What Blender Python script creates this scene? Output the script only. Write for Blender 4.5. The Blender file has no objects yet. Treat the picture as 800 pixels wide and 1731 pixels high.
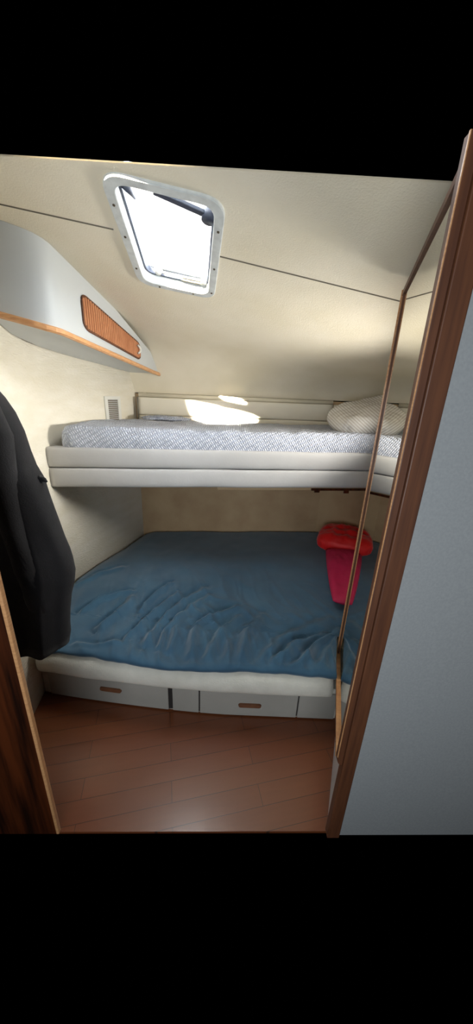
import bpy, bmesh, math, random
from mathutils import Vector, Matrix, noise

random.seed(4)
S = bpy.context.scene
C = S.collection

# ------------------------------------------------------------------ camera
F_PX, W_PX, H_PX = 545.0, 800.0, 1731.0
TH = math.atan(F_PX/1523.0)          # looking down
RO = math.atan(64/1522.0)            # slight roll
CAM = Vector((0, 0, 1.6))
fw = Vector((0, math.cos(TH), -math.sin(TH)))
up0 = Vector((0, math.sin(TH), math.cos(TH)))
rt0 = Vector((1, 0, 0))
rt = rt0*math.cos(RO)+up0*math.sin(RO)
up = -rt0*math.sin(RO)+up0*math.cos(RO)
cd = bpy.data.cameras.new('camera')
cam = bpy.data.objects.new('camera', cd); C.objects.link(cam)
cam.matrix_world = Matrix(((rt.x, up.x, -fw.x, 0), (rt.y, up.y, -fw.y, 0), (rt.z, up.z, -fw.z, 1.6), (0, 0, 0, 1)))
cd.sensor_fit = 'HORIZONTAL'; cd.sensor_width = 36; cd.lens = F_PX*36/W_PX
cd.clip_start = 0.02
S.camera = cam

# ------------------------------------------------------------------ world, lights, exposure
w = bpy.data.worlds.new('world'); S.world = w; w.use_nodes = True
w.node_tree.nodes['Background'].inputs[0].default_value = (0, 0, 0, 1)
w.node_tree.nodes['Background'].inputs[1].default_value = 0.0
S.view_settings.view_transform = 'Standard'; S.view_settings.look = 'None'
S.view_settings.exposure = 0.0; S.view_settings.gamma = 1; S.view_settings.use_curve_mapping = False

def aim(o, d):
    o.rotation_euler = Vector(d).to_track_quat('-Z', 'Y').to_euler()
def area(name, loc, d, sx, sy, power, col, spread=180):
    l = bpy.data.lights.new(name, 'AREA'); l.shape = 'RECTANGLE'; l.size = sx; l.size_y = sy
    l.energy = power; l.color = col; l.spread = math.radians(spread)
    o = bpy.data.objects.new(name, l); C.objects.link(o); o.location = loc; aim(o, d); return o

# plane of the sloping deckhead
PA, PB, PC = 2.381, -0.119, -0.196
def ceil_z(x, y): return PA+PB*x+PC*y
CN = Vector((-PB, -PC, 1)).normalized()           # outward normal
# open sky over the deck hatch
area('sky_over_hatch', Vector((-0.34, 1.75, ceil_z(-0.34, 1.75)))+CN*0.26, -CN, 0.9, 0.95, 60, (0.93, 0.97, 1.0))
# low sun slanting in through the hatch
HC = Vector((-0.335, 1.53, ceil_z(-0.335, 1.53)))
SD = (Vector((-0.13, 2.84, 1.575))-HC).normalized()
sl = bpy.data.lights.new('sun_through_hatch', 'SPOT'); sl.energy = 4200000; sl.color = (1.0, 0.90, 0.68)
sl.spot_size = 2*math.atan(0.051/8.0); sl.spot_blend = 0.25; sl.shadow_soft_size = 0.25
so = bpy.data.objects.new('sun_through_hatch', sl); C.objects.link(so); HC = HC+Vector((0, 0.06, -0.012)); so.location = HC-SD*8.0; aim(so, SD)
# daylight of the saloon behind the photographer
area('saloon_daylight', (-0.30, -1.2, 1.3), (0.08, 1, 0.5), 1.5, 1.1, 42, (0.88, 0.94, 1.0))

# fill added to brighten the left wall, unseen at the top berth's right-hand end
area('berth_end_fill', (1.22, 1.80, 1.52), (-1, -0.03, 0.03), 0.36, 0.16, 9.5, (1.0, 0.96, 0.88), spread=88)

# ------------------------------------------------------------------ helpers
def col(r, g, b):       # sRGB 0-255 to linear
    f = lambda c: ((c/255+0.055)/1.055)**2.4 if c/255 > 0.04045 else c/255/12.92
    return (f(r), f(g), f(b), 1)

def mat(name, c, rough=0.6, metal=0.0, c2=None, nscale=8, bump=0.0, bscale=60, wave=None, stretch=None, sheen=0.0, coat=0.0, bdist=0.01, detail=4):
    m = bpy.data.materials.new(name); m.use_nodes = True
    nt = m.node_tree; b = nt.nodes['Principled BSDF']
    b.inputs['Base Color'].default_value = c; b.inputs['Roughness'].default_value = rough
    b.inputs['Metallic'].default_value = metal
    if sheen: b.inputs['Sheen Weight'].default_value = sheen
    if coat: b.inputs['Coat Weight'].default_value = coat; b.inputs['Coat Roughness'].default_value = 0.15
    tc = nt.nodes.new('ShaderNodeTexCoord'); mp = nt.nodes.new('ShaderNodeMapping')
    nt.links.new(tc.outputs['Object'], mp.inputs[0])
    if stretch: mp.inputs['Scale'].default_value = stretch
    if c2:
        n = nt.nodes.new('ShaderNodeTexNoise'); n.inputs['Scale'].default_value = nscale; n.inputs['Detail'].default_value = detail
        nt.links.new(mp.outputs[0], n.inputs['Vector'])
        r = nt.nodes.new('ShaderNodeValToRGB'); r.color_ramp.elements[0].position = 0.35; r.color_ramp.elements[1].position = 0.68
        r.color_ramp.elements[0].color = c; r.color_ramp.elements[1].color = c2
        nt.links.new(n.outputs['Fac'], r.inputs[0]); nt.links.new(r.outputs[0], b.inputs['Base Color'])
    if bump:
        if wave:
            n = nt.nodes.new('ShaderNodeTexWave'); n.inputs['Scale'].default_value = wave; n.inputs['Distortion'].default_value = 3
            n.inputs['Detail Scale'].default_value = 2
        else:
            n = nt.nodes.new('ShaderNodeTexNoise'); n.inputs['Scale'].default_value = bscale; n.inputs['Detail'].default_value = 5
        nt.links.new(mp.outputs[0], n.inputs['Vector'])
        bp = nt.nodes.new('ShaderNodeBump'); bp.inputs['Strength'].default_value = bump; bp.inputs['Distance'].default_value = bdist
        nt.links.new(n.outputs[0], bp.inputs['Height']); nt.links.new(bp.outputs[0], b.inputs['Normal'])
    return m

M = {}
M['lining'] = mat('cream_woven_lining', col(233, 223, 198), 0.9, c2=col(241, 232, 211), nscale=3.0, bump=0.35, bscale=170, bdist=0.004)
M['wall_lining'] = mat('cream_brushed_wall_lining', col(240, 233, 214), 0.9, c2=col(247, 241, 226), nscale=5, bump=0.6, bscale=45, stretch=(1, 1, 3.2), bdist=0.006)
M['vinyl'] = mat('pale_grey_vinyl', col(184, 183, 182), 0.55, c2=col(191, 190, 189), nscale=6, bump=0.15, bscale=90, bdist=0.003)
M['back_vinyl'] = mat('warm_grey_vinyl', col(236, 228, 208), 0.5, c2=col(240, 232, 214), nscale=6, bump=0.15, bscale=90, bdist=0.003)
M['dark'] = mat('gap_shade_and_piping', col(40, 36, 34), 0.8)  # near-black stand-in for shade in drawer gaps; also bunk end piping
M['seam'] = mat('grey_piping', col(120, 112, 98), 0.8)
M['locker'] = mat('white_gelcoat', col(192, 197, 200), 0.35, c2=col(196, 201, 203), nscale=2)
M['white'] = mat('white_plastic', col(225, 224, 216), 0.45)
M['alloy'] = mat('painted_hatch_alloy', col(222, 226, 224), 0.45, metal=0.0, c2=col(202, 206, 204), nscale=30)
M['gasket'] = mat('black_rubber_gasket', col(58, 64, 80), 0.6)
M['steel'] = mat('worn_steel', col(150, 150, 148), 0.35, metal=0.9)
M['screw'] = mat('corroded_screw', col(90, 78, 62), 0.6, metal=0.5)
M['teak'] = mat('light_teak', col(196, 138, 92), 0.42, c2=col(168, 110, 68), nscale=10, stretch=(1, 1, 12), coat=0.25)
M['teak_h'] = mat('honey_teak_trim', col(214, 162, 112), 0.4, c2=col(192, 138, 92), nscale=9, stretch=(3, 3, 18), coat=0.3)
M['rib'] = mat('orange_teak_ribs', col(206, 142, 98), 0.5, c2=col(190, 124, 82), nscale=14)
M['pull'] = mat('aged_brown_pull', col(126, 84, 58), 0.5, c2=col(104, 66, 45), nscale=20)
M['brown'] = mat('brown_varnished_wood', col(102, 60, 34), 0.6, c2=col(82, 46, 26), nscale=5, stretch=(14, 14, 0.9), coat=0.1)
M['darkwood'] = mat('dark_varnished_wood', col(84, 40, 18), 0.3, c2=col(32, 15, 8), nscale=4, stretch=(8, 8, 0.5), coat=0.5)
M['laminate'] = mat('grey_speckled_laminate', col(150, 153, 154), 0.6, c2=col(157, 160, 160), nscale=140, bump=0.1, bscale=250, bdist=0.002)
M['basecloth'] = mat('cream_carpet_facing', col(220, 217, 204), 0.95, c2=col(230, 227, 215), nscale=14, bump=0.5, bscale=150, bdist=0.004)
M['drawer'] = mat('white_drawer_laminate', col(162, 160, 152), 0.5, c2=col(170, 168, 160), nscale=5)
M['duvet'] = mat('teal_blue_cotton', col(38, 78, 104), 0.8, c2=col(48, 90, 116), nscale=5, bump=0.15, bscale=70, sheen=0.35, bdist=0.004)
M['coat'] = mat('black_wool', col(16, 15, 19), 0.9, c2=col(21, 20, 24), nscale=20, bump=0.3, bscale=200, sheen=0.03, bdist=0.003)
M['red'] = mat('bright_red_satin', col(242, 22, 24), 0.5, c2=col(226, 14, 20), nscale=6, bump=0.2, bscale=40, sheen=0.2)
M['crimson'] = mat('crimson_cotton', col(190, 26, 78), 0.7, c2=col(176, 20, 68), nscale=8, bump=0.2, bscale=80)
M['hull'] = mat('tan_hull_lining', col(196, 170, 134), 0.9, c2=col(178, 150, 116), nscale=4, bump=0.4, bscale=90, bdist=0.004)
M['mirror'] = mat('mirror_glass', col(226, 224, 212), 0.015, metal=1.0)

def mat_stripes(name, c, c2, scale, rot, dist=0.6):
    m = mat(name, c, 0.8, bump=0.2, bscale=80, bdist=0.003); nt = m.node_tree; b = nt.nodes['Principled BSDF']
    mp = [n for n in nt.nodes if n.type == 'MAPPING'][0]
    mp2 = nt.nodes.new('ShaderNodeMapping'); mp2.inputs['Rotation'].default_value = rot
    nt.links.new([n for n in nt.nodes if n.type == 'TEX_COORD'][0].outputs['Object'], mp2.inputs[0])
    wv = nt.nodes.new('ShaderNodeTexWave'); wv.inputs['Scale'].default_value = scale; wv.inputs['Distortion'].default_value = dist
    nt.links.new(mp2.outputs[0], wv.inputs['Vector'])
    r = nt.nodes.new('ShaderNodeValToRGB'); r.color_ramp.elements[0].color = c; r.color_ramp.elements[1].color = c2
    r.color_ramp.elements[0].position = 0.35; r.color_ramp.elements[1].position = 0.6
    nt.links.new(wv.outputs[0], r.inputs[0]); nt.links.new(r.outputs[0], b.inputs['Base Color']); return m
M['striped'] = mat_stripes('striped_ticking', col(228, 225, 220), col(196, 189, 180), 20, (0.2, 0.9, 0.3))

# ribbed white topper: diagonal raised seersucker cells
def mat_topper():
    m = mat('white_seersucker', col(212, 216, 226), 0.85); nt = m.node_tree; b = nt.nodes['Principled BSDF']
    tc = [n for n in nt.nodes if n.type == 'TEX_COORD'][0]
    hs = []
    for rot, sc in (((0.0, 0.55, 0.0), 26), ((0.0, -0.9, 0.6), 15)):
        mp = nt.nodes.new('ShaderNodeMapping'); mp.inputs['Rotation'].default_value = rot
        nt.links.new(tc.outputs['Object'], mp.inputs[0])
        wv = nt.nodes.new('ShaderNodeTexWave'); wv.inputs['Scale'].default_value = sc; wv.inputs['Distortion'].default_value = 2.5
        wv.inputs['Detail Scale'].default_value = 2.0
        nt.links.new(mp.outputs[0], wv.inputs['Vector']); hs.append(wv)
    ml = nt.nodes.new('ShaderNodeMath'); ml.operation = 'MULTIPLY'
    nt.links.new(hs[0].outputs['Fac'], ml.inputs[0]); nt.links.new(hs[1].outputs['Fac'], ml.inputs[1])
    bp = nt.nodes.new('ShaderNodeBump'); bp.inputs['Strength'].default_value = 0.8; bp.inputs['Distance'].default_value = 0.008
    nt.links.new(ml.outputs[0], bp.inputs['Height']); nt.links.new(bp.outputs[0], b.inputs['Normal'])
    r = nt.nodes.new('ShaderNodeValToRGB'); r.color_ramp.elements[0].color = col(168, 174, 190); r.color_ramp.elements[1].color = col(212, 216, 227)
    r.color_ramp.elements[1].position = 0.5
    nt.links.new(ml.outputs[0], r.inputs[0]); nt.links.new(r.outputs[0], b.inputs['Base Color'])
    return m
M['topper'] = mat_topper()

def mat_floor():
    m = bpy.data.materials.new('brown_laminate_planks'); m.use_nodes = True; nt = m.node_tree; b = nt.nodes['Principled BSDF']
    b.inputs['Roughness'].default_value = 0.38; b.inputs['Coat Weight'].default_value = 0.5; b.inputs['Coat Roughness'].default_value = 0.22
    tc = nt.nodes.new('ShaderNodeTexCoord'); mp = nt.nodes.new('ShaderNodeMapping')
    mp.inputs['Rotation'].default_value = (0, 0, math.radians(-13)); mp.inputs['Location'].default_value = (0.02, 0.035, 0)
    nt.links.new(tc.outputs['Object'], mp.inputs[0])
    br = nt.nodes.new('ShaderNodeTexBrick'); br.inputs['Scale'].default_value = 1.0
    br.inputs['Brick Width'].default_value = 0.74; br.inputs['Row Height'].default_value = 0.083
    br.inputs['Mortar Size'].default_value = 0.0011; br.inputs['Mortar Smooth'].default_value = 0.2
    br.inputs['Color1'].default_value = col(124, 68, 36); br.inputs['Color2'].default_value = col(116, 62, 32)
    br.inputs['Mortar'].default_value = col(64, 37, 24)
    nt.links.new(mp.outputs[0], br.inputs['Vector'])
    mp2 = nt.nodes.new('ShaderNodeMapping'); mp2.inputs['Scale'].default_value = (2, 26, 1)
    nt.links.new(mp.outputs[0], mp2.inputs[0])
    n = nt.nodes.new('ShaderNodeTexNoise'); n.inputs['Scale'].default_value = 2.2; n.inputs['Detail'].default_value = 5
    nt.links.new(mp2.outputs[0], n.inputs['Vector'])
    mx = nt.nodes.new('ShaderNodeMix'); mx.data_type = 'RGBA'; mx.blend_type = 'MULTIPLY'; mx.inputs[0].default_value = 0.35
    nt.links.new(br.outputs['Color'], mx.inputs[6])
    r = nt.nodes.new('ShaderNodeValToRGB'); r.color_ramp.elements[0].color = (0.5, 0.5, 0.5, 1)
    nt.links.new(n.outputs['Fac'], r.inputs[0]); nt.links.new(r.outputs[0], mx.inputs[7])
    nt.links.new(mx.outputs[2], b.inputs['Base Color'])
    bp = nt.nodes.new('ShaderNodeBump'); bp.inputs['Strength'].default_value = 0.5; bp.inputs['Distance'].default_value = 0.002; bp.invert = True
    nt.links.new(br.outputs['Fac'], bp.inputs['Height']); nt.links.new(bp.outputs[0], b.inputs['Normal'])
    return m
M['floor'] = mat_floor()

def mat_pane():  # translucent mix makes the pane itself glow white, standing in for sky
    m = bpy.data.materials.new('sky_glow_acrylic'); m.use_nodes = True; nt = m.node_tree
    for n in list(nt.nodes):
        if n.type != 'OUTPUT_MATERIAL': nt.nodes.remove(n)
    out = nt.nodes['Material Output']
    t = nt.nodes.new('ShaderNodeBsdfTransparent'); t.inputs[0].default_value = (0.95, 0.97, 1, 1)
    g = nt.nodes.new('ShaderNodeBsdfGlossy'); g.inputs['Roughness'].default_value = 0.05
    mx = nt.nodes.new('ShaderNodeMixShader'); mx.inputs[0].default_value = 0.04
    tl = nt.nodes.new('ShaderNodeBsdfTranslucent'); tl.inputs[0].default_value = (0.94, 0.97, 1, 1)
    m0 = nt.nodes.new('ShaderNodeMixShader'); m0.inputs[0].default_value = 0.55
    nt.links.new(t.outputs[0], m0.inputs[1]); nt.links.new(tl.outputs[0], m0.inputs[2])
    nt.links.new(m0.outputs[0], mx.inputs[1]); nt.links.new(g.outputs[0], mx.inputs[2]); nt.links.new(mx.outputs[0], out.inputs[0])
    return m
M['pane'] = mat_pane()

def mesh_obj(name, verts, faces, m, parent=None, smooth=False, loc=None):
    me = bpy.data.meshes.new(name); me.from_pydata([tuple(v) for v in verts], [], faces); me.materials.append(m)
    bm = bmesh.new(); bm.from_mesh(me); bmesh.ops.recalc_face_normals(bm, faces=bm.faces); bm.to_mesh(me); bm.free()
    if smooth:
        for p in me.polygons: p.use_smooth = True
    o = bpy.data.objects.new(name, me); C.objects.link(o)
    if parent:
        o.parent = parent; o.matrix_parent_inverse = Matrix.Identity(4)
        off = parent.location.copy()
        if parent.parent: off += parent.parent.location
        me.transform(Matrix.Translation(-off))
    return o
def auto_shade(o, deg=32):
    bm = bmesh.new(); bm.from_mesh(o.data)
    for f in bm.faces: f.smooth = True
    for e in bm.edges:
        if len(e.link_faces) == 2 and e.calc_face_angle(0) > math.radians(deg): e.smooth = False
    bm.to_mesh(o.data); bm.free()
def bevel(o, wd, seg=2):
    b = o.modifiers.new('bevel', 'BEVEL'); b.width = wd; b.segments = seg; b.limit_method = 'ANGLE'; b.angle_limit = math.radians(40)
    return o
def empty(name, loc, label, cat, group=None):
    o = bpy.data.objects.new(name, None); C.objects.link(o); o.location = loc; o['label'] = label; o['category'] = cat
    if group: o['group'] = group
    o.empty_display_size = 0.05
    return o
def tag(o, label, cat, group=None):
    o['label'] = label; o['category'] = cat
    if group: o['group'] = group
    return o
def struct(o, label=None, cat=None):
    o['kind'] = 'structure'
    if label: o['label'] = label
    if cat: o['category'] = cat
    return o
def prism(name, poly, z0, z1, m, parent=None, bv=0):
    """vertical prism over plan polygon; z0/z1 numbers or functions of (x, y)"""
    f0 = z0 if callable(z0) else (lambda x, y: z0); f1 = z1 if callable(z1) else (lambda x, y: z1)
    n = len(poly)
    v = [(x, y, f0(x, y)) for x, y in poly]+[(x, y, f1(x, y)) for x, y in poly]
    fc = [list(range(n))[::-1], list(range(n, 2*n))]+[[i, (i+1) % n, n+(i+1) % n, n+i] for i in range(n)]
    o = mesh_obj(name, v, fc, m, parent)
    if bv: bevel(o, bv)
    return o
def box_frame(name, o0, ex, ey, ez, m, parent=None, bv=0.0):
    """box from corner o0 with edge vectors"""
    o0, ex, ey, ez = map(Vector, (o0, ex, ey, ez))
    v = [o0, o0+ex, o0+ex+ey, o0+ey, o0+ez, o0+ex+ez, o0+ex+ey+ez, o0+ey+ez]
    ob = mesh_obj(name, v, [[3, 2, 1, 0], [4, 5, 6, 7], [0, 1, 5, 4], [1, 2, 6, 5], [2, 3, 7, 6], [3, 0, 4, 7]], m, parent)
    if bv: bevel(ob, bv)
    return ob
def tube(name, pts, r, m, parent=None, n=10, closed=False):
    pts = [Vector(p) for p in pts]; v = []; fc = []; k = len(pts)
    for i, p in enumerate(pts):
        a = pts[(i-1) % k] if (closed or i > 0) else p; b = pts[(i+1) % k] if (closed or i < k-1) else p
        t = (b-a).normalized(); u = t.cross(Vector((0, 0, 1)))
        if u.length < 0.05: u = t.cross(Vector((0, 1, 0)))
        u.normalize(); q = t.cross(u)
        rr = r[i] if isinstance(r, (list, tuple)) else r
        for j in range(n):
            A = 2*math.pi*j/n; v.append(p+(u*math.cos(A)+q*math.sin(A))*rr)
    for i in range(k if closed else k-1):
        for j in range(n):
            i2 = (i+1) % k
            fc.append([i*n+j, i*n+(j+1) % n, i2*n+(j+1) % n, i2*n+j])
    if not closed: fc += [list(range(n))[::-1], [(k-1)*n+j for j in range(n)]]
    return mesh_obj(name, v, fc, m, parent, smooth=True)
def sweep(name, prof, frames, m, parent=None, smooth=True, cap=True):
    """closed profile [(a,b)] placed on frames [(origin, A, B)]"""
    v = []; n = len(prof)
    for o0, A, B in frames:
        for a, b in prof: v.append(Vector(o0)+Vector(A)*a+Vector(B)*b)
    fc = []
    for i in range(len(frames)-1):
        for j in range(n): fc.append([i*n+j, i*n+(j+1) % n, (i+1)*n+(j+1) % n, (i+1)*n+j])
    if cap: fc += [list(range(n))[::-1], [(len(frames)-1)*n+j for j in range(n)]]
    return mesh_obj(name, v, fc, m, parent, smooth)
def rrect(w, h, r, n=6):
    pts = []
    for cx, cy, a0 in ((w-r, h-r, 0), (r, h-r, 90), (r, r, 180), (w-r, r, 270)):
        for i in range(n+1):
            a = math.radians(a0+90*i/n); pts.append((cx+r*math.cos(a), cy+r*math.sin(a)))
    return pts

# ------------------------------------------------------------------ setting
def YB(x): return 0.765+0.035*x           # line of the doorway bulkhead
def yback(x): return 2.915+0.107*x        # line of the hull side behind the berths

o = prism('floor', [(-1.12, YB(-1.12)), (0.72, YB(0.72)), (0.72, 1.6), (-1.12, 1.6)], -0.012, 0.0, M['floor']); struct(o)

# left wall, gently bowed in plan
LW = [(-0.985, 0.80), (-0.995, 1.0), (-1.01, 1.2), (-1.04, 1.4), (-1.09, 1.65), (-1.125, 1.85), (-1.12, 2.0), (-1.07, 2.2), (-1.0, 2.42), (-0.93, 2.65), (-0.865, 2.86), (-0.83, 2.98)]
def lwx(y):
    for (xa, ya), (xb, yb) in zip(LW, LW[1:]):
        if ya <= y <= yb: return xa+(xb-xa)*(y-ya)/(yb-ya)
    return LW[0][0] if y < LW[0][1] else LW[-1][0]
poly = LW+[(x-0.05, y) for x, y in reversed(LW)]
o = prism('wall_left', poly, 0.0, lambda x, y: min(ceil_z(x, y)+0.015, 2.2 if y > 1.3 else 2.2), M['wall_lining']); struct(o)
for p in o.data.polygons: p.use_smooth = abs(p.normal.z) < 0.5

# back wall below and above the upper berth (hull side), returns towards the right corner
BW = [(-0.95, yback(-0.95)), (0.80, yback(0.80)), (1.32, 2.62), (1.32, 1.55)]
po = BW+[(1.37, 1.55), (1.37, 2.66), (0.82, yback(0.82)+0.05), (-0.95, yback(-0.95)+0.05)]
o = prism('wall_back', [BW[0], BW[1], (0.80, yback(0.80)+0.05), (-0.95, yback(-0.95)+0.05)], 0.0, 1.592, M['hull']); struct(o)
o = prism('wall_back_corner', [BW[1], BW[2], (1.37, 2.66), (0.82, yback(0.82)+0.05)], 0.0, 1.592, M['hull']); struct(o)
o = prism('wall_berth_end', [BW[2], BW[3], (1.37, 1.55), (1.37, 2.62)], 0.0, 2.0, M['hull']); struct(o)

# deckhead with its hatch opening, coving down to the hull side
hx = Vector((math.cos(math.radians(8)), math.sin(math.radians(8)), 0)); hy = Vector((-math.sin(math.radians(-8.5)), 0, 0))
def onceil(x, y, up_=0.0): return Vector((x, y, ceil_z(x, y)))+CN*up_
# hatch quad corners (outer flange) on the deckhead plane
HQ = [(-0.505, 1.790), (-0.150, 1.815), (-0.066, 1.215), (-0.440, 1.190)]   # far left, far right, near right, near left
def hatch_loop(inset, r, n=7):
    P = [Vector((a, b, 0)) for a, b in HQ]; c = sum(P, Vector())/4
    # inset quad
    L = len(P); Q = []
    for i in range(L):
        p0, p1, p2 = P[i-1], P[i], P[(i+1) % L]
        d1 = (p1-p0).normalized(); d2 = (p2-p1).normalized()
        n1 = Vector((-d1.y, d1.x, 0)); n2 = Vector((-d2.y, d2.x, 0))
        if n1.dot(c-p1) < 0: n1 = -n1
        if n2.dot(c-p1) < 0: n2 = -n2
        bis = (n1+n2); Q.append(p1+bis*(inset/(1+n1.dot(n2))))
    out = []
    for i in range(L):
        p0, p1, p2 = Q[i-1], Q[i], Q[(i+1) % L]
        a = p1+(p0-p1).normalized()*r; b = p1+(p2-p1).normalized()*r
        for k in range(n+1):
            t = k/n; out.append(a*(1-t)**2+p1*2*t*(1-t)+b*t*t)
    return out
hole = hatch_loop(0.030, 0.05)
outer = [(-1.22, 1.29), (-1.22, 2.38), (1.40, 2.38), (1.40, 0.90)]
hc = sum(hole, Vector())/len(hole)
def cast(d):
    best = None
    for i in range(4):
        a = Vector((*outer[i], 0)); b = Vector((*outer[(i+1) % 4], 0)); e = b-a
        den = d.x*e.y-d.y*e.x
        if abs(den) < 1e-9: continue
        t = ((a.x-hc.x)*e.y-(a.y-hc.y)*e.x)/den; s = ((a.x-hc.x)*d.y-(a.y-hc.y)*d.x)/den
        if t > 0 and -1e-6 <= s <= 1+1e-6 and (best is None or t < best): best = t
    return hc+d*best
rim = [cast((p-hc).normalized()) for p in hole]
for c_ in outer:
    c_ = Vector((*c_, 0)); k = min(range(len(rim)), key=lambda i: -((hole[i]-hc).normalized().dot((c_-hc).normalized()))); rim[k] = c_
V = [onceil(p.x, p.y) for p in hole]; N = len(hole)
for f_ in (0.33, 0.66, 1.0): V += [onceil(*(hole[i].lerp(rim[i], f_)).xy) for i in range(N)]
Fc = []
for k in range(3):
    for i in range(N): Fc.append([k*N+i, k*N+(i+1) % N, (k+1)*N+(i+1) % N, (k+1)*N+i])
base = len(V); NX, NT = 26, 16
def cove(x, t):
    y0 = 2.38; z0 = ceil_z(x, y0); y3 = min(yback(x)+0.005, 2.62+(1.32-x)*0.73 if x > 0.8 else 9); z3 = 1.60
    k = 0.62-0.22*max(0, min(1, (x+0.7)/1.3)); p = [(y0, z0), (y0+(y3-y0)*k, z0+PC*(y3-y0)*k), (y3-0.10, z3+(z0-z3)*0.62), (y3, z3)]
    b = ((1-t)**3, 3*t*(1-t)**2, 3*t*t*(1-t), t**3)
    y = sum(q[0]*k for q, k in zip(p, b)); z = sum(q[1]*k for q, k in zip(p, b))
    return Vector((x, y, z))
for j in range(NT+1):
    for i in range(NX+1): V.append(cove(-1.22+2.62*i/NX, j/NT))
for j in range(NT):
    for i in range(NX): a = base+j*(NX+1)+i; Fc.append([a, a+1, a+NX+2, a+NX+1])
o = mesh_obj('ceiling', V, Fc, M['lining'], smooth=True); struct(o)
md = o.modifiers.new('thick', 'SOLIDIFY'); md.thickness = 0.004; md.offset = 1; md.use_rim = False
# the recalculated normals may face either way: make the sheet grow outwards
bm = bmesh.new(); bm.from_mesh(o.data); bm.normal_update(); inside = Vector((0, 1.7, 1.2))
bmesh.ops.reverse_faces(bm, faces=[f for f in bm.faces if f.normal.dot(f.calc_center_median()-inside) < 0])
bmesh.ops.remove_doubles(bm, verts=bm.verts, dist=0.0005); bm.to_mesh(o.data); bm.free()

# stitched seams across the deckhead
def seam(name, a, b):
    n = 30; pts = [onceil(a[0]+(b[0]-a[0])*i/n, a[1]+(b[1]-a[1])*i/n, -0.0005) for i in range(n+1)]
    return struct(tube(name, pts, 0.0028, M['seam'], n=6))
seam('trim_1', (-1.02, 1.418), (-0.492, 1.447)); seam('trim_2', (-0.112, 1.487), (0.66, 1.563))

# right partition beside the doorway, carries the mirror
o = prism('wall_right', [(0.412, YB(0.412)+0.01), (0.645, 1.43), (0.70, 1.43), (0.70, YB(0.70)+0.01)], 0.0, lambda x, y: ceil_z(x, y)-0.0 if y > 0.9 else 2.10, M['locker']); struct(o)
# doorway bulkhead right of the opening, grey laminate
o = prism('wall_front', [(0.452, YB(0.452)-0.012), (1.25, YB(1.25)-0.012), (1.25, YB(1.25)+0.008), (0.452, YB(0.452)+0.008)], 0.0, 2.10, M['laminate']); struct(o)
# brown door post
o = prism('trim_3', [(0.404, YB(0.404)-0.022), (0.452, YB(0.452)-0.022), (0.452, YB(0.452)+0.009), (0.404, YB(0.404)+0.009)], 0.0, 2.10, M['brown'], bv=0.003); struct(o)
# dark wooden bulkhead left of the opening, with edge strip, its lit look put into paler teak
o = prism('wall_doorway_left', [(-1.03, YB(-1.03)-0.006), (-0.636, YB(-0.64)-0.006), (-0.636, YB(-0.64)+0.006), (-1.03, YB(-1.03)+0.006)], 0.0, 2.1, M['darkwood']); struct(o)
o = prism('trim_4', [(-0.636, YB(-0.64)-0.008), (-0.625, YB(-0.63)-0.008), (-0.625, YB(-0.63)+0.008), (-0.636, YB(-0.64)+0.008)], 0.0, 1.95, M['teak_h'], bv=0.003); struct(o)

# ------------------------------------------------------------------ hatch
h = empty('deck_hatch', onceil(-0.29, 1.5), 'square deck hatch with pale metal frame and rounded corners in the sloping ceiling', 'hatch')
def ring(name, stack, m, parent, closedpath=True):
    loops = [[onceil(p.x, p.y, u) for p in lp] for lp, u in stack]; n = len(loops[0]); v = [p for l in loops for p in l]; fc = []
    for k in range(len(loops)-1 if not closedpath else len(loops)):
        k2 = (k+1) % len(loops)
        for i in range(n): fc.append([k*n+i, k*n+(i+1) % n, k2*n+(i+1) % n, k2*n+i])
    o = mesh_obj(name, v, fc, m, parent)
    for p in o.data.polygons: p.use_smooth = False
    return o
A0, A1 = hatch_loop(0.0, 0.075), hatch_loop(0.034, 0.052)
ring('frame', [(A0, 0.0), (A0, -0.007), (hatch_loop(0.003, 0.073), -0.009), (hatch_loop(0.031, 0.054), -0.009), (A1, -0.006), (A1, 0.05), (hatch_loop(0.030, 0.056), 0.05), (hatch_loop(0.029, 0.056), 0.0)], M['alloy'], h)
g0, g1 = hatch_loop(0.034, 0.052), hatch_loop(0.043, 0.045)
ring('gasket', [(g0, 0.028), (g1, 0.028), (g1, 0.056), (g0, 0.056)], M['gasket'], h)
pl = hatch_loop(0.036, 0.05); n = len(pl)
mesh_obj('pane', [onceil(p.x, p.y, 0.060) for p in pl], [list(range(n))], M['pane'], h)
# screws round the flange
for a, b, ts in ((0, 1, (0.28, 0.72)), (1, 2, (0.10, 0.42, 0.78)), (3, 0, (0.2, 0.45, 0.78))):
    P0 = Vector((*HQ[a], 0)); P1 = Vector((*HQ[b], 0)); cc = Vector((-0.29, 1.5, 0))
    for t in ts:
        p = P0.lerp(P1, t); d = (P1-P0).normalized(); nn = Vector((-d.y, d.x, 0)); nn = nn if nn.dot(cc-p) > 0 else -nn
        p = p+nn*0.016
        q0 = onceil(p.x, p.y, -0.0085); q1 = onceil(p.x, p.y, -0.0115)
        tube('screw', [q0, q1], 0.0045, M['screw'], h, n=10)
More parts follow.
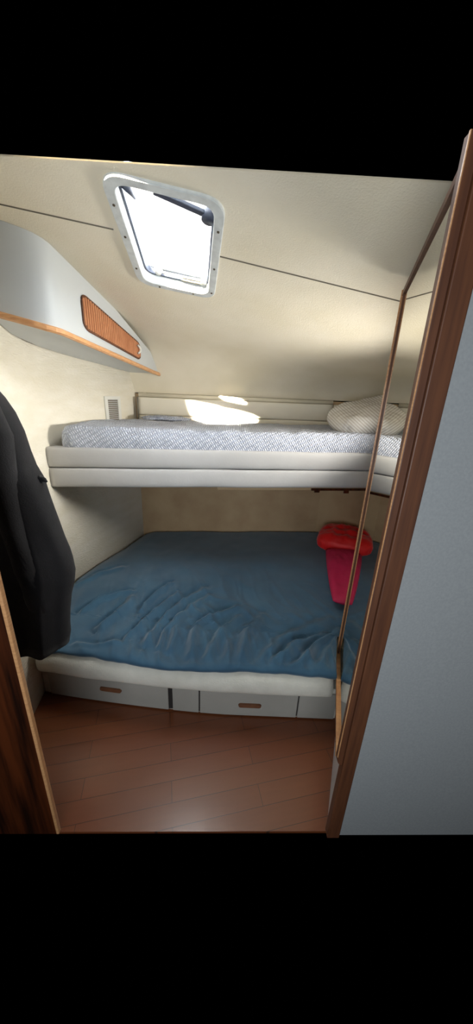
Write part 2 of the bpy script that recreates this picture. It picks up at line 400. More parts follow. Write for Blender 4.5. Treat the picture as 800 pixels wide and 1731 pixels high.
# adjuster arms (near rail: handle bar + pivot; far rail: knob, rod and latch)
def flatbar(name, a, b, wd, th_, m, parent, upz):
    a, b = Vector(a), Vector(b); d = (b-a).normalized(); s = d.cross(CN).normalized()
    return box_frame(name, a-s*wd/2, b-a, s*wd, CN*th_, m, parent, bv=0.002)
flatbar('support_arm', onceil(-0.300, 1.262, 0.012), onceil(-0.150, 1.315, 0.012), 0.022, 0.012, M['gasket'], h, 0)
tube('pivot_knob', [onceil(-0.135, 1.325, 0.004), onceil(-0.135, 1.325, 0.030)], 0.023, M['gasket'], h, n=18)
tube('catch', [onceil(-0.385, 1.245, 0.012), onceil(-0.372, 1.31, 0.020)], [0.014, 0.005], M['gasket'], h, n=10)
tube('knob', [onceil(-0.402, 1.728, 0.050), onceil(-0.402, 1.728, 0.034), onceil(-0.402, 1.728, 0.018)], [0.012, 0.019, 0.012], M['white'], h, n=18)
tube('rod', [onceil(-0.385, 1.735, 0.030), onceil(-0.215, 1.750, 0.030)], 0.004, M['steel'], h, n=8)
flatbar('latch_bar', onceil(-0.30, 1.752, 0.020), onceil(-0.20, 1.758, 0.020), 0.011, 0.012, M['seam'], h, 0)
tube('latch_stop', [onceil(-0.198, 1.745, 0.016), onceil(-0.198, 1.745, 0.046)], 0.014, M['steel'], h, n=14)
flatbar('sill_rail', onceil(-0.47, 1.742, 0.050), onceil(-0.18, 1.768, 0.050), 0.022, 0.006, M['alloy'], h, 0)

# ------------------------------------------------------------------ overhead locker on the left wall
def und(y, x=0): return 1.744+0.082*(2.8-y)+0.17*max(0, -0.84-x) if y < 1.65 else 1.744+0.082*(2.8-y)
LK = [(-1.045, 1.485), (-0.95, 1.513), (-0.885, 1.536), (-0.85, 1.556), (-0.828, 1.580), (-0.816, 1.610), (-0.811, 1.65), (-0.75, 2.15), (-0.690, 2.66), (-0.668, 2.79)]
lk = empty('overhead_locker', (-0.95, 2.0, und(2.0)), 'white overhead locker with honey wood edge and slatted door along left wall', 'locker')
wallside = [(lwx(y)+0.002, y) for y in (2.86, 2.5, 2.2, 1.95, 1.7, 1.50)]
# tapering tip: the front face meets the coving
nf = len(LK)
def top_z(x, y):
    z = ceil_z(x, y)
    if y > 2.38:
        best = min((cove(x, t/60.0) for t in range(61)), key=lambda p: abs(p.y-y)); z = best.z
    return z-0.001
poly = LK+[(-0.72, 2.84)]+wallside
n = len(poly)
v = [(x, y, und(y, x)) for x, y in poly]+[(x, y, max(top_z(x, y), und(y, x)+0.01)) for x, y in poly]
fc = [list(range(n))[::-1], list(range(n, 2*n))]+[[i, (i+1) % n, n+(i+1) % n, n+i] for i in range(n)]
bd = mesh_obj('body', v, fc, M['locker'], lk); auto_shade(bd, 30)
# subdivide the curved top of the front faces along the ceiling
# honey teak edge along the bottom of the front
prof = [(-0.002, -0.016), (0.010, -0.016), (0.016, -0.010), (0.016, 0.004), (0.010, 0.010), (-0.002, 0.010)]
fr = []
for i, (x, y) in enumerate(LK):
    a = Vector(LK[max(i-1, 0)]); b = Vector(LK[min(i+1, nf-1)]); d = (b-a).normalized(); nrm = Vector((d.y, -d.x, 0))
    fr.append((Vector((x, y, und(y, x))), nrm, Vector((0, 0, 1))))
sweep('edge_trim', prof, fr, M['teak_h'], lk, smooth=False)
# slatted door in the front face
def face_pt(s, z, off=0.0):
    """point on the long front face; s is y"""
    for (xa, ya), (xb, yb) in zip(LK[6:], LK[7:]):
        if ya <= s <= yb or (yb == LK[-1][1]):
            t = (s-ya)/(yb-ya); d = Vector((xb-xa, yb-ya)).normalized()
            return Vector((xa+(xb-xa)*t+d.y*off, s-d.x*off, z))
DY0, DY1 = 1.795, 2.455
def dz0(s): return und(s)+0.040+0.02*(1-(s-DY0)/(DY1-DY0))
def dz1(s): return 2.040+(1.912-2.040)*(s-DY0)/(DY1-DY0)
loop = []
r = 0.035
for cx, cz, a0 in ((DY1, 1, 0), (DY0, 1, 90), (DY0, 0, 180), (DY1, 0, 270)):
    for k in range(6):
        a = math.radians(a0+90*k/5)
        s = (cx-r*1.3 if cx == DY1 else cx+r*1.3)+r*1.3*math.cos(a)
        zz = (dz1(s) if cz else dz0(s)); z = (zz-r if cz else zz+r)+r*math.sin(a)
        loop.append((s, z))
nl = len(loop)
def face_panel(name, lp, o0, o1, m, parent):
    k = len(lp); v = [face_pt(s, z, o0) for s, z in lp]+[face_pt(s, z, o1) for s, z in lp]
    return mesh_obj(name, v, [list(range(k))[::-1], list(range(k, 2*k))]+[[i, (i+1) % k, k+(i+1) % k, k+i] for i in range(k)], m, parent)
door = face_panel('tambour_door', loop, 0.0005, 0.005, M['brown'], lk)
door['label'] = 'ribbed orange wood tambour door'
# ribs
def span(s):
    zs = []
    for (s0, z0), (s1, z1) in zip(loop, loop[1:]+loop[:1]):
        if (s0-s)*(s1-s) <= 0 and s0 != s1: zs.append(z0+(z1-z0)*(s-s0)/(s1-s0))
    return min(zs), max(zs)
v = []; fc = []
NS = 32
for i in range(NS):
    s = DY0+0.012+(DY1-DY0-0.024)*i/(NS-1); za, zb = span(s); hw = 0.0054
    za += 0.006; zb -= 0.006
    b0 = len(v)
    for z in (za, zb):
        for ds, of in ((-hw, 0.005), (-hw*0.6, 0.0105), (hw*0.6, 0.0105), (hw, 0.005)): v.append(face_pt(s+ds, z, of))
    fc += [[b0, b0+1, b0+5, b0+4], [b0+1, b0+2, b0+6, b0+5], [b0+2, b0+3, b0+7, b0+6], [b0, b0+1, b0+2, b0+3], [b0+4, b0+5, b0+6, b0+7]]
mesh_obj('ribbing', v, fc, M['rib'], door)
tube('frame_bead', [face_pt(s, z, 0.004) for s, z in loop], 0.0045, M['brown'], door, n=8, closed=True)
hp = [face_pt(2.395+0.018*math.sin(a*math.pi), 1.872-0.052*a+0.026, 0.014+0.012*math.sin(a*math.pi)) for a in [k/10 for k in range(11)]]
tube('latch_handle', hp, 0.0065, M['white'], door, n=10)

# ------------------------------------------------------------------ vent on the left wall
vt = empty('wall_vent', (lwx(2.56), 2.56, 1.47), 'small white louvred vent grille on left wall above the top mattress', 'vent')
def wpt(y, z, off): 
    d = Vector((lwx(y+0.02)-lwx(y-0.02), 0.04)).normalized(); return Vector((lwx(y)+d.y*off, y-d.x*off, z))
VY0, VY1, VZ0, VZ1 = 2.45, 2.62, 1.36, 1.565
def wbox(name, ya, yb, za, zb, o0, o1, m, parent):
    v = [wpt(ya, za, o0), wpt(yb, za, o0), wpt(yb, zb, o0), wpt(ya, zb, o0), wpt(ya, za, o1), wpt(yb, za, o1), wpt(yb, zb, o1), wpt(ya, zb, o1)]
    return mesh_obj(name, v, [[0, 1, 2, 3], [4, 5, 6, 7], [0, 1, 5, 4], [1, 2, 6, 5], [2, 3, 7, 6], [3, 0, 4, 7]], m, parent)
wbox('backing', VY0+0.01, VY1-0.01, VZ0+0.01, VZ1-0.01, 0.0, 0.003, M['seam'], vt)
fv = []; ff = []
for ya, yb, za, zb in ((VY0, VY1, VZ1-0.022, VZ1), (VY0, VY1, VZ0, VZ0+0.022), (VY0, VY0+0.030, VZ0+0.022, VZ1-0.022), (VY1-0.030, VY1, VZ0+0.022, VZ1-0.022)):
    b0 = len(fv)
    for of in (0.0005, 0.009):
        for y, z in ((ya, za), (yb, za), (yb, zb), (ya, zb)): fv.append(wpt(y, z, of))
    ff += [[b0+q for q in f] for f in ([0, 1, 2, 3], [4, 5, 6, 7], [0, 1, 5, 4], [1, 2, 6, 5], [2, 3, 7, 6], [3, 0, 4, 7])]
mesh_obj('frame', fv, ff, M['white'], vt)
for i in range(12):
    z = VZ0+0.028+0.0138*i
    wbox('louvre', VY0+0.03, VY1-0.03, z, z+0.005, 0.003, 0.008, M['vinyl'], vt)

# ------------------------------------------------------------------ upper berth
UL, UR = Vector((-1.13, 1.890, 0)), Vector((1.26, 2.235, 0))
ud = (UR-UL).normalized(); un = Vector((ud.y, -ud.x, 0))       # outward (towards camera)
ub = empty('upper_bunk', (0, 2.1, 1.04), 'pale grey padded bunk board of two channels below the white top mattress', 'bunk')
def channel(name, z0, z1, dep, back_, parent, m, a, b, nrm, sag=0.0):
    hgt = z1-z0; rr = min(hgt*0.42, 0.05); prof = []
    # rounded D profile: (out, up)
    for k in range(13):
        t = math.pi*(k/12)-math.pi/2
        prof.append((dep*(0.35+0.65*max(0, math.cos(t))**0.45), hgt*0.5+hgt*0.5*math.sin(t)))
    prof += [(-back_, hgt), (-back_, 0)]
    fr = []; n = 60
    for i in range(n+1):
        p = a.lerp(b, i/n); wob = 0.0025*noise.noise(Vector((p.x*4, z0*9, 1)))
        e = 1.0 if 0 < i < n else 0.6
        fr.append((p+Vector((0, 0, z0+wob)), nrm*e, Vector((0, 0, 1))))
    return sweep(name, prof, fr, m, parent)
channel('channel_cushion', 1.163, 1.280, 0.034, 0.05, ub, M['vinyl'], UL, UR, un)
channel('channel_cushion', 1.042, 1.160, 0.034, 0.05, ub, M['vinyl'], UL, UR, un)
box_frame('edge_piping', UL+Vector((0, 0, 1.04))+un*0.0-ud*0.006, ud*0.006, -un*0.05+un*0.0, Vector((0, 0, 0.24)), M['dark'], ub)
pf = [(UL-un*0.05), (UR-un*0.05), Vector((1.28, 2.60, 0)), Vector((0.82, yback(0.82)-0.01, 0)), Vector((-0.855, yback(-0.855)-0.01, 0)), Vector((-1.06, 2.2, 0)), Vector((-1.115, 1.99, 0))]
prism('platform', [(p.x, p.y) for p in pf], 1.075, 1.125, M['hull'], ub)
# bearer and brackets under the right half
def under(name, t0, t1, z0, z1, off, th_, m, bv=0.002):
    a = UL.lerp(UR, t0)-un*off; b = UL.lerp(UR, t1)-un*off
    return box_frame(name, a+Vector((0, 0, z0)), b-a, -un*th_, Vector((0, 0, z1-z0)), m, ub, bv)
under('bearer', 0.42, 0.985, 1.004, 1.074, 0.055, 0.03, M['hull'])
under('bracket', 0.69, 0.86, 1.004, 1.020, 0.040, 0.012, M['darkwood'])
under('bracket', 0.70, 0.716, 0.990, 1.004, 0.041, 0.010, M['darkwood'])
under('bracket', 0.79, 0.806, 0.984, 1.004, 0.041, 0.010, M['darkwood'])

# white seersucker mattress on the upper berth
def mattress():
    a = UL+ud*0.085-un*0.0; b = UR-ud*0.02
    yb = 2.75
    nx, nd = 150, 46
    v = []; fc = []
    zb = 1.262; zt = 1.402
    # cross section from bottom front, up the front, over the top to the back, down
    for i in range(nx+1):
        t = i/nx; p = a.lerp(b, t); ybk = yback(p.x)-0.10
        if p.x > 0.75: ybk = min(ybk, 2.62+(1.32-p.x)*0.73-0.10)
        dep = max(0.2, (ybk-p.y)/(-un.y)) if False else max(0.25, (ybk-p.y))
        endt = min(1, t/0.035, (1-t)/0.035); er = math.sqrt(max(0, 1-(1-endt)**2))
        for k in range(nd+1):
            s = k/nd
            if s < 0.30:
                q = s/0.30; ang = q
                out = 0.012*math.sin(q*math.pi); z = zb+(zt-zb-0.035)*q; d = 0
            elif s < 0.42:
                q = (s-0.30)/0.12*math.pi/2; d = 0.035*(1-math.cos(q)); z = zt-0.035+0.035*math.sin(q); out = 0
            elif s < 0.9:
                q = (s-0.42)/0.48; d = 0.035+(dep-0.07)*q; z = zt; out = 0
            else:
                q = (s-0.9)/0.1; d = dep-0.035+0.02*math.sin(q*math.pi/2); z = zt-(zt-zb)*q; out = 0
            z = zb+(z-zb)*(0.75+0.25*er)
            hh = (z-zb)/(zt-zb)
            w1 = noise.noise(Vector((p.x*5, d*5, z*6)))*0.008 + noise.noise(Vector((p.x*16, d*12, z*14)))*0.004
            w1 += 0.004*noise.noise(Vector((p.x*30+z*40, d*20, 3)))
            if k in (0, nd): w1 = 0
            z += w1*hh*1.2 - 0.006*hh*max(0, math.sin(t*math.pi))
            pp = p-un*(d-out-w1*0.8+(1-er)*0.03)*1.0
            v.append((pp.x+ (1-er)*0.0, pp.y, z))
    for i in range(nx):
        for k in range(nd): A = i*(nd+1)+k; fc.append([A, A+1, A+nd+2, A+nd+1])
    n1 = nd+1
    fc += [list(range(n1)), [nx*n1+k for k in range(n1)][::-1]]
    for i in range(nx): fc.append([i*n1, (i+1)*n1, (i+1)*n1+nd, i*n1+nd])
    return mesh_obj('mattress', v, fc, M['topper'], smooth=True)
um = tag(mattress(), 'white textured mattress lying on the upper bunk under the ceiling hatch', 'mattress')

# crumpled sheet ends at the back left of the upper mattress
def blob(name, c, rx, ry, rz, m, seed, amp=0.25, nu=36, nv=18, rot=0.0, parent=None, flat=True, sq=1.0):
    v = []; fc = []; cr, sr = math.cos(rot), math.sin(rot)
    def sp(a, e): return math.copysign(abs(a)**e, a)
    for j in range(nv+1):
        ph = -math.pi/2+math.pi*j/nv
        for i in range(nu):
            th_ = 2*math.pi*i/nu
            x = sp(math.cos(ph), sq)*sp(math.cos(th_), sq); y = sp(math.cos(ph), sq)*sp(math.sin(th_), sq); z = math.sin(ph)
            k = 1+amp*noise.noise(Vector((x*2+seed, y*2, z*2)))+amp*0.4*noise.noise(Vector((x*6+seed, y*6, z*6)))
            X, Y, Z = x*rx*k, y*ry*k, z*rz*k
            if flat and Z < -rz*0.4: Z = -rz*0.4
            v.append((c[0]+X*cr-Y*sr, c[1]+X*sr+Y*cr, c[2]+Z))
    for j in range(nv):
        for i in range(nu): fc.append([j*nu+i, j*nu+(i+1) % nu, (j+1)*nu+(i+1) % nu, (j+1)*nu+i])
    return mesh_obj(name, v, fc, m, parent, smooth=True)
tag(blob('folded_sheet', (-0.60, 2.66, 1.412), 0.16, 0.05, 0.022, M['topper'], 7, 0.5, rot=0.1), 'crumpled white sheet end on top mattress at the padded backboard', 'sheet')

# padded channelled backboard against the hull side
bb = empty('backboard', (0, 2.88, 1.30), 'long warm grey channelled backboard cushion behind the top mattress', 'backrest')
BA = Vector((-0.845, yback(-0.845)-0.035, 0)); BBv = Vector((0.80, yback(0.80)-0.035, 0)); bd_ = (BBv-BA).normalized(); bn = Vector((bd_.y, -bd_.x, 0))
for z0, z1 in ((1.428, 1.566), (1.296, 1.425)):
    channel('channel', z0, z1, 0.020, 0.03, bb, M['back_vinyl'], BA, BBv, bn)
BC = Vector((1.27, 2.585, 0)); BB2 = BBv+Vector((0.01, -0.004, 0)); d2 = (BC-BB2).normalized(); bn2 = Vector((d2.y, -d2.x, 0))
for z0, z1 in ((1.428, 1.566), (1.296, 1.425)):
    channel('channel', z0, z1, 0.020, 0.02, bb, M['back_vinyl'], BB2, BC, bn2)
box_frame('edge_piping', BA+Vector((0, 0, 1.296))-bd_*0.010, bd_*0.010, bn*0.018, Vector((0, 0, 0.27)), M['seam'], bb)
# pale ledge capping the backboard
tube('capping_roll', [BA+Vector((0, 0.022, 1.582)), (BA+BBv)*0.5+Vector((0, 0.022, 1.582)), BBv+Vector((0, 0.022, 1.582))], 0.017, M['lining'], bb, n=14)

# striped pillow at the right end of the upper berth
def pillow(name, c, lx, ly, th_, m, rot, seed, tilt=(0, 0), amp=0.012, n=46, rnd=0.17):
    v = []; fc = []; R = Matrix.Rotation(rot, 3, 'Z') @ Matrix.Rotation(tilt[0], 3, 'X') @ Matrix.Rotation(tilt[1], 3, 'Y')
    for side in (1, -1):
        for j in range(n+1):
            for i in range(n+1):
                u, w_ = i/n*2-1, j/n*2-1
                f = max(0, (1-abs(u)**2.6)*(1-abs(w_)**2.6))**0.42
                pin = 1-rnd*(u*w_)**4-0.05*(u*w_)**2-0.02*((1-w_*w_)*u**6+(1-u*u)*w_**6)
                x = u*lx/2*pin; y = w_*ly/2*pin; z = side*th_/2*f
                z += f*amp*(noise.noise(Vector((u*2.3+seed, w_*2.3, side)))*1.6+noise.noise(Vector((u*6+seed, w_*5, side*2)))*0.7)
                v.append(Vector(c)+R @ Vector((x, y, z)))
    N1 = (n+1)**2
    for s in (0, 1):
        for j in range(n):
            for i in range(n): A = s*N1+j*(n+1)+i; fc.append([A, A+1, A+n+2, A+n+1])
    o = mesh_obj(name, v, fc, m, smooth=True)
    bm = bmesh.new(); bm.from_mesh(o.data); bmesh.ops.remove_doubles(bm, verts=bm.verts, dist=0.0004); bmesh.ops.recalc_face_normals(bm, faces=bm.faces); bm.to_mesh(o.data); bm.free()
    return o
tag(pillow('pillow', (1.00, 2.42, 1.515), 0.74, 0.42, 0.20, M['striped'], 0.10, 3, tilt=(0.22, -0.20), amp=0.020), 'beige and white striped pillow at right end of the top mattress', 'pillow')

# ------------------------------------------------------------------ lower berth
lb = empty('double_berth', (-0.2, 1.5, 0.0), 'cream bed base with low white drawer fronts beneath the blue cover', 'bed')
def fy(x):   # front line of the base
    return 1.262+0.085*max(0, -x)**1.5 if x < 0 else 1.262
xs = [-1.03, -0.9, -0.75, -0.6, -0.45, -0.3, -0.15, 0.0, 0.15, 0.3, 0.45, 0.572]
front = [(x, fy(x)) for x in xs]
bk = [(0.60, 1.46), (1.29, 1.60), (1.29, 2.60), (0.79, yback(0.79)-0.01), (-0.86, yback(-0.86)-0.01), (-1.05, 2.2), (-1.10, 1.95), (-1.08, 1.7)]
prism('carcass', front+bk, 0.0, 0.205, M['basecloth'], lb)
def drawer(x0, x1, z0, z1, name, lab=None):
    n = 8; pts = [(x0+(x1-x0)*i/n) for i in range(n+1)]
    v = []
    for x in pts:
        y = fy(x)
        v += [(x, y-0.001, z0), (x, y-0.014, z0), (x, y-0.014, z1), (x, y-0.001, z1)]
    fc = []
    for i in range(n):
        for k in range(4): fc.append([i*4+k, i*4+(k+1) % 4, (i+1)*4+(k+1) % 4, (i+1)*4+k])
    fc += [[0, 1, 2, 3], [n*4+k for k in (3, 2, 1, 0)]]
    o = mesh_obj(name, v, fc, M['drawer'], lb); bevel(o, 0.004)
    return o
dA = drawer(-0.985, -0.318, 0.008, 0.175, 'drawer'); drawer(-0.296, -0.156, 0.008, 0.175, 'fixed_panel')
dB = drawer(-0.150, 0.360, 0.008, 0.175, 'drawer'); drawer(0.366, 0.560, 0.008, 0.175, 'fixed_panel')
def gap(x0, x1):  # dark strip painting the shade into a gap between drawer fronts
    return box_frame('gap_shade_strip', (x0, min(fy(x0), fy(x1))-0.004, 0.008), (x1-x0, 0, 0), (0, 0.003, 0), (0, 0, 0.18), M['dark'], lb)
gap(-0.318, -0.296); gap(-0.157, -0.149); gap(0.359, 0.367)
def pull(x, z, par):
    y = fy(x)-0.014; sl_ = (fy(x+0.05)-fy(x-0.05))/0.1
    n = 8; loop_ = []
    for cx, a0 in ((0.048, -90), (-0.048, 90)):
        for k in range(n+1):
            a = math.radians(a0+180*k/n); loop_.append((cx+0.013*math.cos(a), 0.013*math.sin(a)))
    k = len(loop_)
    v = [(x+a, y+sl_*a+0.001, z+b) for a, b in loop_]+[(x+a*0.96, y+sl_*a-0.008, z+b*0.85) for a, b in loop_]
    o = mesh_obj('finger_pull', v, [list(range(k))[::-1], list(range(k, 2*k))]+[[i, (i+1) % k, k+(i+1) % k, k+i] for i in range(k)], M['pull'], par)
    o['label'] = 'brown wooden finger pull'
    cx = x+0.036
    tube('catch_button', [(cx, y+sl_*0.036-0.008, z), (cx, y+sl_*0.036-0.0115, z)], 0.007, M['steel'], o, n=12)
pull(-0.63, 0.105, dA); pull(0.112, 0.085, dB)

# cream mattress showing below the cover
def bulge(name, x0, x1, z0, z1, out, m, lab, catn):
    n = 60; fr = []; v = []; prof_n = 14
    hgt = z1-z0
    for i in range(n+1):
        x = x0+(x1-x0)*i/n; y = fy(x)
        e = 1
        row = []
        for k in range(prof_n+1):
            t = k/prof_n; a = math.pi*t-math.pi/2
            o_ = out*max(0, math.cos(a))**0.5+0.004*noise.noise(Vector((x*6, t*3, 2)))
            row.append((x, y+0.02-o_, z0+hgt*(0.5+0.5*math.sin(a))))
        row.append((x, y+0.25, z1)); row.append((x, y+0.25, z0))
        v += row
    w_ = prof_n+3; fc = []
    for i in range(n):
        for k in range(w_): fc.append([i*w_+k, i*w_+(k+1) % w_, (i+1)*w_+(k+1) % w_, (i+1)*w_+k])
    fc += [list(range(w_))[::-1], [n*w_+k for k in range(w_)]]
    return mesh_obj(name, v, fc, m, smooth=True)
def mxr(y): return 0.395+(y-0.78)*0.309            # mirror face line
mt = tag(bulge('mattress', -0.99, 0.505, 0.196, 0.336, 0.095, M['basecloth'], '', ''), 'cream lower mattress edge showing under the blue cover on the bed base', 'mattress')

FOLDS = [[(-0.302, 1.309), (-0.313, 1.529), (-0.263, 1.642), (-0.169, 1.784)], [(-0.433, 1.343), (-0.397, 1.523), (-0.308, 1.698), (-0.197, 1.864)], [(-0.55, 1.371), (-0.497, 1.517), (-0.457, 1.628), (-0.366, 1.81)], [(-1.057, 1.856), (-0.971, 2.001), (-0.842, 2.113)], [(-0.202, 1.286), (-0.197, 1.476), (-0.097, 1.596), (0.025, 1.685)], [(-0.549, 1.611), (-0.506, 1.779), (-0.437, 1.926)], [(0.147, 1.24), (0.251, 1.396), (0.435, 1.525), (0.601, 1.614)], [(0.439, 1.244), (0.551, 1.391), (0.625, 1.512)], [(0.304, 1.219), (0.435, 1.363), (0.612, 1.526)], [(0.046, 1.261), (0.094, 1.455), (0.175, 1.614)], [(-0.799, 1.321), (-0.682, 1.312), (-0.543, 1.349)], [(-0.116, 1.263), (-0.063, 1.446), (0.033, 1.578)], [(-0.725, 1.453), (-0.657, 1.587), (-0.635, 1.738)], [(-0.365, 1.317), (-0.358, 1.466), (-0.308, 1.593)], [(-0.027, 1.238), (0.013, 1.382), (0.088, 1.503)], [(0.204, 1.221), (0.344, 1.379), (0.509, 1.48)], [(-0.891, 1.599), (-0.813, 1.712), (-0.693, 1.799)]]
def fold_h(x, y):
    if y > 2.25: return 0.0
    x += 0.018*noise.noise(Vector((x*9, y*9, 1))); y += 0.018*noise.noise(Vector((x*9, y*9, 5)))
    h = 0.0
    for q, fl in enumerate(FOLDS):
        best = 9; side = 1; along = 0; n_ = len(fl)-1
        for i in range(n_):
            (xa, ya), (xb, yb) = fl[i], fl[i+1]; ex, ey = xb-xa, yb-ya; L2 = ex*ex+ey*ey
            t = max(0, min(1, ((x-xa)*ex+(y-ya)*ey)/L2)); dx, dy = x-xa-ex*t, y-ya-ey*t; d = dx*dx+dy*dy
            if d < best: best = d; side = 1 if ex*dy-ey*dx > 0 else -1; along = (i+t)/n_
        if best < 0.01:
            d = math.sqrt(best)*side; w_ = 0.020+0.006*math.sin(q*2.3); A = (0.016+0.006*math.sin(q*1.7))*(0.35+0.65*math.sin(math.pi*min(1, 0.15+along*0.85)))
            h += A*(math.exp(-(d/w_)**2)-0.55*math.exp(-((d-1.9*w_)/(w_*0.9))**2))
    return h
def edge_y(x):
    return fy(x)-0.052+0.010*math.sin(x*7+0.6)+0.008*noise.noise(Vector((x*8, 0, 3)))
def duvet():
    nx, ny = 260, 230
    def ridge(x, y):
        # soft folds fanning out towards the front edge
        h = 0
        # large-scale flow direction: folds run from back-right to front-left in the middle
        for (ang, fx, fy_, amp, seed, mk) in ((0.45, 8.0, 1.5, 0.018, 1.7, 'mid'), (0.35, 14, 2.2, 0.010, 5.2, 'mid'), (0.75, 9, 2.0, 0.010, 9.1, 'right'), (0.1, 13, 4.0, 0.012, 3.3, 'edge')):
            ca, sa = math.cos(ang), math.sin(ang)
            wx = x+0.08*noise.noise(Vector((x*2.2, y*2.2, seed))); wy = y+0.08*noise.noise(Vector((x*2.2, y*2.2, seed+4)))
            a = wx*ca+wy*sa; b = -wx*sa+wy*ca
            r = 1-abs(noise.noise(Vector((a*fx, b*fy_, seed))))*2.2
            r = max(0, r)**2.2
            if mk == 'mid': k = math.exp(-((y-1.58)/0.42)**2)*(0.3+0.7*math.exp(-((x+0.30)/0.55)**2))
            elif mk == 'right': k = math.exp(-((x-0.35)/0.25)**2-((y-1.4)/0.28)**2)
            else: k = math.exp(-((y-1.30)/0.14)**2)
            h += amp*r*k
        h += 1.6*fold_h(x, y)*min(1, max(0, (y-edge_y(x)-0.01)/0.06))
        h += 0.008*noise.noise(Vector((x*3, y*3, 8)))+0.003*noise.noise(Vector((x*11, y*9, 2)))
        return max(h, -0.012+0.2*(h+0.012))
    v = []; fc = []
    for j in range(ny+1):
        t = j/ny
        for i in range(nx+1):
            s = i/nx
            # depth coordinate first, using provisional x
            yp = 1.20+(2.86-1.20)*max(0, t-0.05)/0.95
            xl = max(lwx(yp)+0.03, -0.985 if yp < 1.5 else -9)
            if yp < 1.437: xr_ = mxr(yp)-0.012
            else: xr_ = (mxr(1.437)-0.012)+(1.27-mxr(1.437)+0.012)*min(1, (yp-1.437)/0.12)
            if yp > 2.55: xr_ = min(xr_, 1.27-(yp-2.55)*1.35)
            x = xl+(xr_-xl)*s
            ye = edge_y(x); yb_ = yback(x)-0.03
            if t < 0.05:
                q = t/0.05; y = ye-0.014*math.sin(q*math.pi)*1.0+0.012*q; z = 0.333+(0.362-0.333)*math.sin(q*math.pi/2)
                y += 0.004*noise.noise(Vector((x*20, z*10, 1)))
                z += -0.006*noise.noise(Vector((x*9, 1, 1)))*(1-q)
                if q > 0.3: z += ridge(x, y)*(q-0.3)/0.7
            else:
                y = ye+0.012+(yb_-ye-0.012)*(t-0.05)/0.95
                z = 0.362+ridge(x, y)
            if s < 0.06: z -= 0.02*(1-s/0.06)**2
            v.append((x, y, z))
    for j in range(ny):
        for i in range(nx): A = j*(nx+1)+i; fc.append([A, A+1, A+nx+2, A+nx+1])
    o = mesh_obj('bed_cover', v, fc, M['duvet'], smooth=True)
    up_ = sum(p.normal.z for p in o.data.polygons)
    m_ = o.modifiers.new('thick', 'SOLIDIFY'); m_.thickness = 0.006; m_.offset = -1 if up_ > 0 else 1
    return o
tag(duvet(), 'rumpled teal blue cotton cover spread over the lower double berth', 'blanket')
# bulk of the lower mattress below the cover
prism('mattress_core', [(-0.97, 1.45), (-0.3, 1.36), (0.54, 1.36), (0.60, 1.48), (1.27, 1.60), (1.27, 2.55), (0.78, yback(0.78)-0.02), (-0.84, yback(-0.84)-0.02), (-1.03, 2.2), (-1.08, 1.95), (-1.06, 1.7)], 0.2055, 0.322, M['basecloth'], mt)

tag(pillow('pillow', (0.965, 2.60, 0.450), 0.48, 0.38, 0.20, M['red'], -0.42, 11, tilt=(0.10, 0.02), amp=0.02), 'bright red shiny pillow at back right of the blue lower bed', 'pillow')
tag(pillow('pillow', (0.900, 2.045, 0.422), 0.45, 0.80, 0.12, M['crimson'], -0.185, 21, tilt=(0.0, 0.0), amp=0.012, rnd=0.02), 'crimson pillow lying on blue cover in front of the bright red one', 'pillow')

# ------------------------------------------------------------------ mirror on the right partition
mr = empty('wall_mirror', (0.5, 1.1, 1.15), 'tall mirror in brown wood frame on the right partition beside the doorway', 'mirror')
MA, MB_ = Vector((0.400, 0.797, 0)), Vector((0.593, 1.420, 0)); md_ = (MB_-MA).normalized(); mn = Vector((-md_.y, md_.x, 0))
ML = (MB_-MA).length
def mp_(s, z, off): return MA+md_*s+mn*off+Vector((0, 0, z))
def mslab(name, pts, o0, o1, m, parent, bv=0):
    k = len(pts); v = [mp_(s, z, o0) for s, z in pts]+[mp_(s, z, o1) for s, z in pts]
    o = mesh_obj(name, v, [list(range(k))[::-1], list(range(k, 2*k))]+[[i, (i+1) % k, k+(i+1) % k, k+i] for i in range(k)], m, parent)
    if bv: bevel(o, bv)
    return o
zbn, zbf, zt = 0.40, 0.282, 1.995
zt_f, zt_n = 2.000, 2.030
mslab('backing_panel', [(0.0, zbn), (ML, zbf), (ML, zt_f), (0, zt_n)], -0.012, -0.003, M['locker'], mr)
mslab('mirror_glass', [(0.004, zbn+0.01), (ML-0.014, zbf+0.01), (ML-0.014, zt_f-0.01), (0.004, zt_n-0.01)], -0.003, 0.0, M['mirror'], mr)
mslab('far_stile', [(ML-0.020, zbf), (ML, zbf), (ML, zt_f), (ML-0.020, zt_f)], -0.012, 0.004, M['brown'], mr, 0.001)
mslab('stile_edge', [(ML, zbf), (ML+0.006, zbf), (ML+0.006, zt_f), (ML, zt_f)], -0.014, 0.010, M['teak_h'], mr, 0.001)
mslab('top_rail', [(0.0, zt_n-0.02), (ML, zt_f-0.02), (ML, zt_f), (0, zt_n)], -0.012, 0.006, M['brown'], mr, 0.001)
mslab('bottom_rail', [(0.0, zbn), (ML, zbf), (ML, zbf+0.022), (0, zbn+0.022)], -0.012, 0.010, M['teak_h'], mr, 0.001)
mslab('bottom_bead', [(0.05, zbn+0.002), (ML, zbf+0.009), (ML, zbf+0.014), (0.05, zbn+0.008)], 0.010, 0.0115, M['brown'], mr)
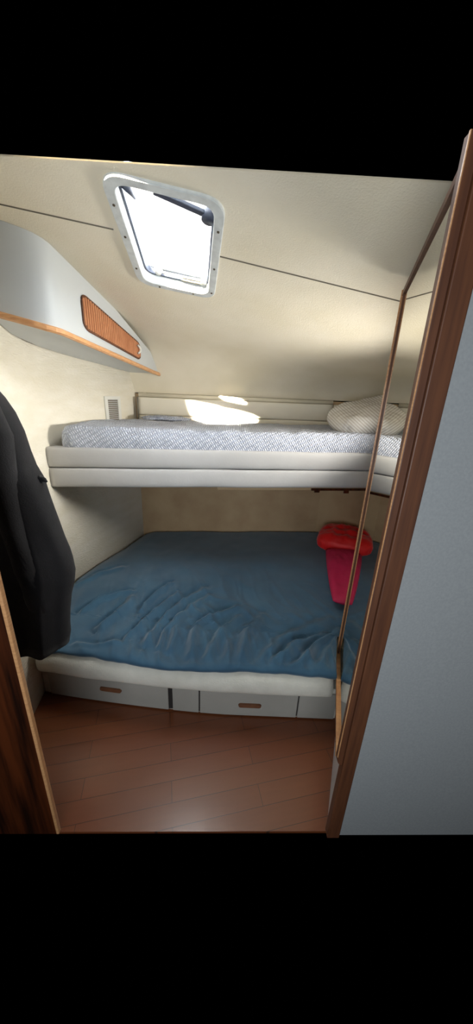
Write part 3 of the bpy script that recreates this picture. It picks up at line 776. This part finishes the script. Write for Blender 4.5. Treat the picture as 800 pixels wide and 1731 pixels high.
# near stile: wide brown board with rounded lower corner, just behind the door post
x0, x1, ya = 0.386, 0.412, YB(0.40)-0.012
near = []
for k in range(7):
    a = math.radians(180+90*k/6); near.append((x0+0.018+0.018*math.cos(a), 0.402+0.03+0.03*math.sin(a)))
near += [(x1, 0.402), (x1, 2.06), (x0, 2.06)]
k = len(near)
v = [(x, ya, z) for x, z in near]+[(x, ya+0.022, z) for x, z in near]
nso = mesh_obj('near_stile', v, [list(range(k))[::-1], list(range(k, 2*k))]+[[i, (i+1) % k, k+(i+1) % k, k+i] for i in range(k)], M['brown'], mr); bevel(nso, 0.002)
box_frame('stile_bead', (0.3845, ya+0.001, 0.44), (0.003, 0, 0), (0, 0.004, 0), (0, 0, 1.62), M['teak_h'], mr)

# ------------------------------------------------------------------ black coat on the left wall
ct = empty('hanging_coat', (-0.90, 1.1, 1.60), 'black wool coat hanging on the left wall in front of the berths', 'coat')
SIL = [(1.64, -0.860), (1.61, -0.820), (1.566, -0.784), (1.52, -0.757), (1.459, -0.736), (1.39, -0.725), (1.339, -0.714), (1.293, -0.692), (1.24, -0.682), (1.183, -0.669), (1.13, -0.657), (1.071, -0.646), (1.02, -0.633), (0.984, -0.627), (0.93, -0.624), (0.88, -0.634), (0.82, -0.654), (0.75, -0.668), (0.68, -0.678), (0.631, -0.683), (0.585, -0.700)]
def coat_body(name, parent):
    nu = 96; v = []; rows = []
    for k, (z, xr_) in enumerate(SIL):
        xl = -0.985; cx = (xl+xr_)/2; rx = (xr_-xl)/2; ry = 0.075+0.02*min(1, (1.64-z)/0.3)
        for i in range(nu):
            a = 2*math.pi*i/nu
            f = 1+ (0.16*noise.noise(Vector((math.cos(a)*2.2, math.sin(a)*2.2, z*1.1)))+0.09*math.sin(a*7+z*3)*abs(math.sin(a)))*min(1, (1.66-z)/0.4)
            x = cx+rx*math.cos(a)*(1 if math.cos(a) > 0.6 else min(f, 1.05)); y = 1.1+ry*math.sin(a)*f+0.01*noise.noise(Vector((a, z*5, 3)))
            zz = z
            if k == len(SIL)-1: zz = z-0.075*max(0, -math.cos(a))*1.0-0.006*math.sin(a*5)-0.01
            v.append((x, y, zz))
    fc = []
    for k in range(len(SIL)-1):
        for i in range(nu): fc.append([k*nu+i, k*nu+(i+1) % nu, (k+1)*nu+(i+1) % nu, (k+1)*nu+i])
    v.append((-0.92, 1.1, 1.655)); fc += [[i, (i+1) % nu, len(v)-1] for i in range(nu)]
    # turned-in hem
    h0 = len(v); L = (len(SIL)-1)*nu
    for i in range(nu):
        p = Vector(v[L+i]); c_ = Vector((-0.84, 1.1, p.z+0.05)); q = p.lerp(c_, 0.15); v.append((q.x, q.y, q.z))
    for i in range(nu): fc.append([L+i, L+(i+1) % nu, h0+(i+1) % nu, h0+i])
    fc.append([h0+i for i in range(nu)])
    return mesh_obj(name, v, fc, M['coat'], parent, smooth=True)
coat_body('coat_body', ct)
# sleeve falling down the front of the coat
sp_ = [(-0.80, 1.06, 1.56), (-0.785, 1.045, 1.45), (-0.782, 1.035, 1.34), (-0.778, 1.03, 1.22), (-0.765, 1.026, 1.10), (-0.75, 1.026, 0.98), (-0.746, 1.04, 0.86), (-0.752, 1.065, 0.74), (-0.765, 1.09, 0.64)]
slv = tube('sleeve', sp_, [0.03, 0.046, 0.048, 0.045, 0.043, 0.042, 0.043, 0.042, 0.036], M['coat'], ct, n=24)
for vv in slv.data.vertices:
    n_ = noise.noise(Vector((vv.co.x*14, vv.co.y*14, vv.co.z*16)))*0.007; vv.co.x += n_; vv.co.y += n_
tube('pocket_tab', [(-0.700, 1.10, 1.302), (-0.682, 1.10, 1.296), (-0.674, 1.10, 1.289)], [0.012, 0.008, 0.003], M['coat'], ct, n=10)
tube('hanging_loop', [(-0.955, 1.09, 1.645), (-0.965, 1.09, 1.675), (-0.965, 1.11, 1.675), (-0.955, 1.11, 1.645)], 0.004, M['coat'], ct, n=8)
hk = empty('coat_hook', (-1.0, 1.1, 1.665), 'small brass coat hook on left wall holding the black coat', 'hook')
tube('hook_plate', [(-1.003, 1.1, 1.665), (-0.995, 1.1, 1.665)], 0.018, M['steel'], hk, n=16)
tube('hook_arm', [(-0.996, 1.1, 1.662), (-0.975, 1.1, 1.656), (-0.958, 1.1, 1.660), (-0.952, 1.1, 1.682)], 0.005, M['steel'], hk, n=10)
